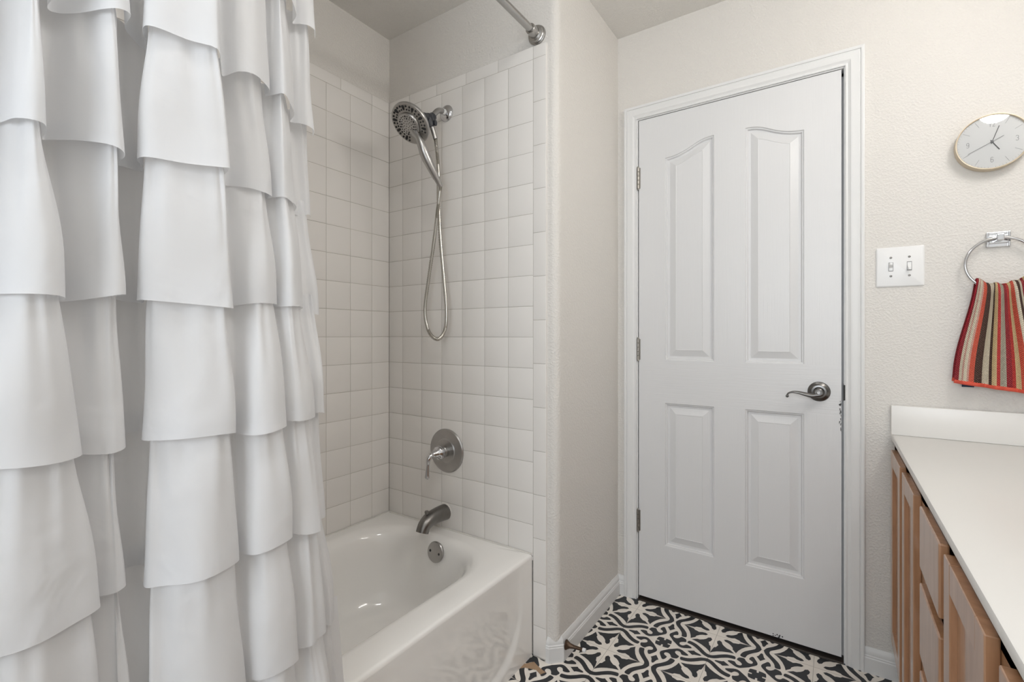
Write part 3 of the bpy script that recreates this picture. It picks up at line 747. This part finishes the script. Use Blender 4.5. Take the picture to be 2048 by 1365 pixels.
def plan(ks): return crom([(a, c_, 0) for a, c_ in ks], KS)
def normals(pl):
    n_ = []
    for i in range(len(pl)):
        tg = pl[min(i + 2, len(pl) - 1)] - pl[max(i - 2, 0)]; tg.normalize(); n_.append(Vector((-tg.y, tg.x, 0)))
    sm = []
    for i in range(len(n_)):
        a = Vector((0, 0, 0))
        for k in range(-9, 10): a += n_[max(0, min(len(n_) - 1, i + k))]
        sm.append((a.normalized() + Vector((-.7, 0, 0))).normalized())
    return sm
curtain = thing('shower_curtain', (-.868, .30, 2.17), 'white shower curtain with rows of long ruffles', 'shower curtain')
PL = {z: plan(rows[z]) for z in hz_}
ln = len(PL[1.59])
ztop = 2.167
for ti, zh in enumerate(hz_):
    H = PL[zh]; Nn = normals(H)
    z0 = ztop if ti == 0 else hz_[ti - 1] + .035
    UP = PL[hz_[ti - 1]] if ti > 0 else PL[zh]
    nr = 16; rg = []
    rnd = random.Random(ti); ph = [rnd.uniform(0, 6) for _ in range(4)]
    for r_ in range(nr + 1):
        t_ = r_ / nr; row = []
        for i in range(ln):
            s_ = i / (ln - 1)
            base = UP[i].lerp(H[i], .25 + .75 * sstep(0, .8, t_)) if ti > 0 else H[i]
            off = .016 * (1 - t_) ** 1.25 + .002
            wr = (.0030 * math.sin(s_ * 118 + ph[0]) + .0026 * math.sin(s_ * 197 + ph[2]) + .0016 * math.sin(s_ * 293 + ph[3])) * (1 - t_) ** 1.6 * min(1, t_ * 8 + .3) + .003 * math.sin(s_ * 41 + t_ * 2.4 + ph[1]) * t_ + .003 * math.sin(s_ * 23 + t_ * 5 + ph[2]) * t_ * (1 - t_) * 3
            p = base + Nn[i] * (off + wr + .0045 * (1 - t_))
            zz = lerp(z0, zh, t_) + (.005 * math.sin(s_ * 17 + ph[3]) + .003 * math.sin(s_ * 37 + ph[1])) * t_
            if zh < .5 and p.x < -.872: p.x = -.872
            row.append((p.x, p.y, zz))
        rg.append(row)
    c = MB(); c.rings(rg, False)
    o = c.build('ruffle', M['curtain'], curtain, smooth=180, fix=False)
# rings that carry the cloth on the rod
H = PL[2.02]
for k in range(9):
    q = H[int((k + .5) / 9 * (ln - 1))]
    c = MB(); pts = [V(RX + .019 * math.cos(a), q.y + .002 * math.sin(a), RZ - .004 + .022 * math.sin(a)) for a in [2 * PI * i / 24 for i in range(25)]]
    c.tube(pts, .0016, 8); c.build('curtain_ring', M['steel'], curtain, smooth=60)

# ------------------------------------------------------------------ vanity
CX, CZ = .154, .806
vc = thing('vanity_cabinet', (.44, .97, 0), 'maple vanity cabinet with recessed panel doors under the white countertop', 'cabinet')
FX = .1685
b = MB(); b.box(FX, XR - .002, -.02, YD - .003, .10, .786); b.box(FX + .06, XR - .002, -.02, YD - .003, 0, .10)
b.build('carcass', M['wood_dark'], vc)
b = MB()
for y0, y1 in ((1.945, YD - .004), (1.642, 1.70), (1.3225, 1.4225), (1.0530, 1.0990), (.733, .7955), (.43, .477), (-.02, .02)): b.box(FX - .0045, FX, y0 - .012, y1 + .012, .10, .786)
b.box(FX - .0045, FX, -.02, YD - .003, .757, .786); b.box(FX - .0045, FX, -.02, YD - .003, .10, .17)
b.build('face_frame', M['wood_dark'], vc)
def shaker(y0, y1, z0, z1, name='door', st=.047):
    x0, x1 = .149, FX - .0045
    m = MB()
    m.box(x0, x1, y0, y0 + st, z0, z1, .0018); m.box(x0, x1, y1 - st, y1, z0, z1, .0018)
    m.box(x0 + .0003, x1, y0 + st, y1 - st, z1 - st, z1 - .0003, .0015); m.box(x0 + .0003, x1, y0 + st, y1 - st, z0 + .0003, z0 + st, .0015)
    o_ = m.build(name, M['wood'], vc)
    m = MB(); m.box(x0 + .0095, x1, y0 + st - .003, y1 - st + .003, z0 + st - .003, z1 - st + .003)
    m.build('panel', M['wood'], o_)
    return o_
shaker(1.699, 1.945, .16, .765); shaker(1.4225, 1.642, .16, .765)
for z0, z1 in ((.640, .770), (.455, .608), (.16, .423)):
    m = MB(); m.box(.149, FX - .0045, 1.0985, 1.3225, z0, z1, .003); m.build('drawer', M['wood'], vc)
shaker(.7955, 1.0530, .16, .770); shaker(.477, .733, .16, .770); 
shaker(.02, .43, .16, .770)
ct = thing('vanity_countertop', (.44, .97, .788), 'white cultured marble vanity countertop along the right wall', 'countertop')
b = MB(); b.box(CX, XR - .001, -.04, YD - .002, .7875, CZ, .0035); b.build('slab', M['counter'], ct, smooth=40)
b = MB(); b.box(CX - .001, XR - .001, YD - .020, YD - .002, CZ, .902, .0025); b.box(XR - .018, XR - .001, -.04, YD - .020, CZ, .902, .0025)
b.build('backsplash', M['counter'], ct, smooth=40)

# ------------------------------------------------------------------ light switch
sw = thing('light_switch', (.176, YD, 1.355), 'white double light switch plate right of the door', 'light switch')
b = MB(); x0, x1, z0, z1 = .1145, .2385, 1.2895, 1.4195
rg = [[(x, YD - d_, z) for x, z in rrect(x0 + i_, x1 - i_, z0 + i_, z1 - i_, .004, 4)] for i_, d_ in ((0, 0), (0, .0025), (.0015, .0045), (.004, .0058))]
b.rings(rg, True, False, True); b.build('plate', M['white_plastic'], sw, smooth=30)
for x, up in ((.1535, 1), (.2005, -1)):
    b = MB()
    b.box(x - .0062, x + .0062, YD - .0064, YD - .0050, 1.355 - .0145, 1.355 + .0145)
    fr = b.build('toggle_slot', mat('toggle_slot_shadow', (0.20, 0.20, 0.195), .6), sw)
    b = MB(); b.box(x - .0050, x + .0050, YD - .0068, YD - .0052, 1.355 - .0125, 1.355 + .0125)
    p0 = V(x, YD - .005, 1.355); p1 = V(x, YD - .0190, 1.355 + up * .0095)
    b.rings([[p + V(sx * .0042 * k, 0, 0) + V(0, .0, sz * .0042 * k) for sx, sz in ((-1, -1), (1, -1), (1, 1), (-1, 1))] for p, k in ((p0, 1.1), (p0.lerp(p1, .9), .95), (p1, .7))], True, True, True)
    b.build('toggle', M['white_plastic'], fr)
    for dz in (.0302, -.0302):
        b = MB(); b.lathe((x, YD - .0052, 1.355 + dz), (0, -1, 0), [(0, .0036), (.0014, .0034), (.0020, .0022), (.0020, 0)], 16)
        s_ = b.build('screw', M['nickel_dark'], sw, smooth=40)

# ------------------------------------------------------------------ clock
kx, kz, KR = .3885, 1.7062, .0815
KY = YD - .034                     # front of the case
ck = thing('wall_clock', (kx, YD, kz), 'round wall clock with champagne rim and thin black hands', 'clock')
b = MB(); b.lathe((kx, YD, kz), (0, -1, 0), [(0, KR - .0010), (.004, KR - .0004), (.028, KR), (.0325, KR + .0004), (.034, KR), (.0343, KR - .0016), (.033, KR - .0030), (.028, KR - .0034), (.0262, KR - .0034), (.0262, 0)], 72)
b.build('case', M['gold'], ck, smooth=40)
b = MB(); b.lathe((kx, YD - .0266, kz), (0, -1, 0), [(0, KR - .0036), (.0006, KR - .0036), (.0006, 0)], 72)
dial = b.build('dial', M['clock_face'], ck, smooth=30)
yf = YD - .0274
def bar(mb, p, q, w_, y, t=.0006):
    p = Vector(p); q = Vector(q); dd = (q - p).normalized(); nn_ = Vector((-dd.y, dd.x)) * w_ / 2
    r_ = [p + nn_, p - nn_, q - nn_, q + nn_]
    mb.rings([[(a.x, yy, a.y) for a in r_] for yy in (y, y - t)], True, True, True)
def pol(r, h): a = 2 * PI * h / 12; return (kx + r * math.sin(a), kz + r * math.cos(a))
b = MB()
for h in (1, 2, 4, 5, 7, 8, 10, 11): bar(b, pol(.056, h), pol(.0735, h), .0006, yf, .0002)
for k in range(60):
    if k % 5: bar(b, pol(.0735, k / 5), pol(.0765, k / 5), .0004, yf, .0002)
b.build('hour_marks', M['ink_soft'], dial)
G = {'1': [[(.2, .8), (.5, 1), (.5, 0)]], '2': [[(.05, .8), (.15, .95), (.5, 1), (.85, .92), (.9, .72), (.75, .5), (.05, 0), (.95, 0)]],
     '3': [[(.05, .85), (.3, 1), (.7, 1), (.92, .85), (.92, .65), (.7, .52), (.4, .52)], [(.7, .52), (.95, .38), (.95, .15), (.7, 0), (.3, 0), (.05, .15)]],
     '6': [[(.9, .88), (.7, 1), (.3, 1), (.08, .82), (.08, .18), (.3, 0), (.7, 0), (.92, .18), (.92, .42), (.7, .58), (.3, .58), (.08, .42)]],
     '9': [[(.1, .12), (.3, 0), (.7, 0), (.92, .18), (.92, .82), (.7, 1), (.3, 1), (.08, .82), (.08, .58), (.3, .42), (.7, .42), (.92, .58)]]}
for txt, h in (('12', 0), ('3', 3), ('6', 6), ('9', 9)):
    c0 = pol(.0530, h); wd, hg_ = .0062, .0145
    b = MB()
    for k, ch in enumerate(txt):
        ox_ = c0[0] + (k - (len(txt) - 1) / 2) * .0082 - wd / 2
        for st in G[ch]:
            for i in range(len(st) - 1): bar(b, (ox_ + st[i][0] * wd, c0[1] - hg_ / 2 + st[i][1] * hg_), (ox_ + st[i + 1][0] * wd, c0[1] - hg_ / 2 + st[i + 1][1] * hg_), .0009, yf, .0002)
    b.build('numeral', M['ink_soft'], dial)
b = MB(); bar(b, pol(-.006, 4.95), pol(.030, 4.95), .0022, yf - .0010); b.build('hour_hand', M['ink'], ck)
b = MB(); bar(b, pol(-.006, .62), pol(.047, .62), .0017, yf - .0018); b.build('minute_hand', M['ink'], ck)
b = MB(); bar(b, pol(-.028, 8.08), pol(.060, 8.08), .0009, yf - .0026); b.lathe((kx, yf, kz), (0, -1, 0), [(0, .0034), (.0034, .0034), (.0034, 0)], 18); b.build('second_hand', M['ink_soft'], ck)
b = MB(); b.lathe((kx, YD - .0312, kz), (0, -1, 0), [(0, KR - .0033), (.0006, KR - .0033), (.0006, 0)], 64)
b.build('glass', M['glass'], ck)

# ------------------------------------------------------------------ towel ring and towel
tx, tz = .4060, 1.4175
trg = thing('towel_ring', (tx, YD, tz), 'chrome towel ring on a square mount above the countertop', 'towel ring')
b = MB()
b.box(tx - .0265, tx + .0265, YD - .006, YD, tz - .0225, tz + .0225, .0015); b.box(tx - .0215, tx + .0215, YD - .010, YD - .005, tz - .0125, tz + .0125, .002)
for sx in (-1, 1): b.box(tx + sx * .0205, tx + sx * .0265, YD - .0095, YD - .005, tz - .0225, tz + .0225, .0015)
b.build('wall_plate', M['chrome'], trg)
b = MB(); b.box(tx - .0085, tx + .0085, YD - .034, YD - .008, tz - .006, tz + .013, .002); b.build('post', M['chrome'], trg)
RR = .0765; cy_ = YD - .024; cz_ = tz + .003 - RR
b = MB(); pts = [(tx + RR * math.sin(a), cy_ - .004 * (1 - math.cos(a)), cz_ + RR * math.cos(a)) for a in [2 * PI * k / 72 for k in range(72)]]
n_ = 12; rg = []
for k in range(72):
    a = 2 * PI * k / 72; rad = V(math.sin(a), 0, math.cos(a)); ax = V(0, 1, 0)
    rg.append([V(*pts[k]) + (rad * math.cos(2 * PI * q / n_) + ax * math.sin(2 * PI * q / n_)) * .0042 for q in range(n_)])
rg.append(rg[0]); b.rings(rg, True)
b.build('ring', M['chrome'], trg, smooth=60)

tw = thing('hand_towel', (tx, cy_, 1.28), 'red cream and brown striped hand towel hanging in the towel ring', 'towel')
ringbot = cz_ - RR
def towel_layer(front):
    nu, nv = 120, 46; verts = []; uvs = []
    sgn = -1 if front else 1
    for j in range(nv + 1):
        v = j / nv
        for i in range(nu + 1):
            u = i / nu
            # gathered width at the ring, fanning out downwards
            xt = tx - .0515 + .103 * u; xb = tx - .1025 + .209 * u
            k = sstep(0, 1, min(1, v * 1.12)) * .6 + v * .4
            x = lerp(xt, xb, k)
            arch = math.sqrt(max(0, 1 - ((xt - tx) / .0765) ** 2)) * RR
            ztop_ = cz_ - arch + .0145 + (.004 * math.sin(u * 19) if front else 0)
            zbot = (.9895 - .030 * u) if front else (.9935 - .028 * u)
            z = lerp(ztop_, zbot, v)
            fold = (.0145 * math.sin(u * 2 * PI * 3.3 + 1.1 + .35 * v) + .0075 * math.sin(u * 2 * PI * 6.1 + .3 + v)) * (.55 + .45 * v) * (1 - .35 * v)
            if v < .10: # roll over the ring
                tt = (.10 - v) / .10
                yb = cy_ + sgn * .0175 * math.sqrt(max(0, 1 - tt ** 2)); fold *= (1 - tt)
            else: yb = cy_ + sgn * (.0175 + .003 * v)
            y = yb + sgn * .003 + fold * (.9 if front else .35)
            y = min(y, YD - .004)
            verts.append((x, y, z)); uvs.append((u, v * 1.1 + (0 if front else .3)))
    fs = [[j * (nu + 1) + i, j * (nu + 1) + i + 1, (j + 1) * (nu + 1) + i + 1, (j + 1) * (nu + 1) + i] for j in range(nv) for i in range(nu)]
    return verts, fs, uvs, nu, nv
def put_towel():
    va_, fa_, ua_, nu, nv = towel_layer(True); vb_, fb_, ub_, _, _ = towel_layer(False)
    o_ = len(va_); me = bpy.data.meshes.new('cloth'); me.from_pydata(va_ + vb_, [], fa_ + [[i + o_ for i in q][::-1] for q in fb_])
    me.materials.append(M['towel']); uu = ua_ + ub_
    uvl = me.uv_layers.new(name='UVMap')
    for lp in me.loops: uvl.data[lp.index].uv = uu[lp.vertex_index]
    me.shade_smooth(); me.update()
    ob = bpy.data.objects.new('cloth', me); COL.objects.link(ob); ob.parent = tw; ob.matrix_parent_inverse = Matrix.Translation(-tw.location)
    md = ob.modifiers.new('solid', 'SOLIDIFY'); md.thickness = .003; md.offset = 0
    for vv in (va_, vb_):
        row = [V(*vv[nv * (nu + 1) + i]) for i in range(nu + 1)]
        m = MB(); m.tube([p + V(0, 0, .001) for p in row], .0060, 10, ref=(0, 0, 1), flat=.5)
        # a flat hem band rather than a round cord
        m.v = [(x, y, z) for x, y, z in m.v]
        m.build('hem_binding', M['coral'], tw, smooth=60)
    m = MB(); p = V(*vb_[nv * (nu + 1) + 14]); m.box(p.x - .002, p.x + .026, p.y - .001, p.y + .001, p.z - .019, p.z + .002); m.build('fabric_tag', M['navy'], tw)
put_towel()

# ------------------------------------------------------------------ vanity light (above the frame, over the countertop)
vl = thing('vanity_light', (XR, 1.18, 2.15), 'vanity light bar with four frosted globes over the countertop', 'wall lamp')
b = MB(); b.box(XR - .03, XR, .86, 1.50, 2.11, 2.19, .006); b.build('back_bar', M['nickel'], vl)
for y in (.94, 1.10, 1.26, 1.42):
    b = MB(); b.cyl((XR - .03, y, 2.15), (XR - .065, y, 2.15), .022, 20); b.build('socket', M['nickel'], vl, smooth=40)
    b = MB(); b.sphere((XR - .118, y, 2.15), .058, 20, 12); b.build('globe', M['globe'], vl, smooth=60)

# ------------------------------------------------------------------ flush ceiling lamp added as fill light (above the frame)
cl = thing('ceiling_fill_lamp', (-.30, .45, CEIL), 'added round ceiling lamp for fill light with frosted shade', 'ceiling lamp')
b = MB(); b.lathe((-.30, .45, CEIL), (0, 0, -1), [(0, .17), (.018, .17), (.020, .165), (.020, 0)], 40); b.build('fill_lamp_plate', M['nickel'], cl, smooth=30)
b = MB(); b.lathe((-.30, .45, CEIL - .020), (0, 0, -1), [(0, .16), (.02, .155), (.045, .125), (.062, .07), (.068, 0)], 40); b.build('fill_lamp_shade', M['shade'], cl, smooth=40)
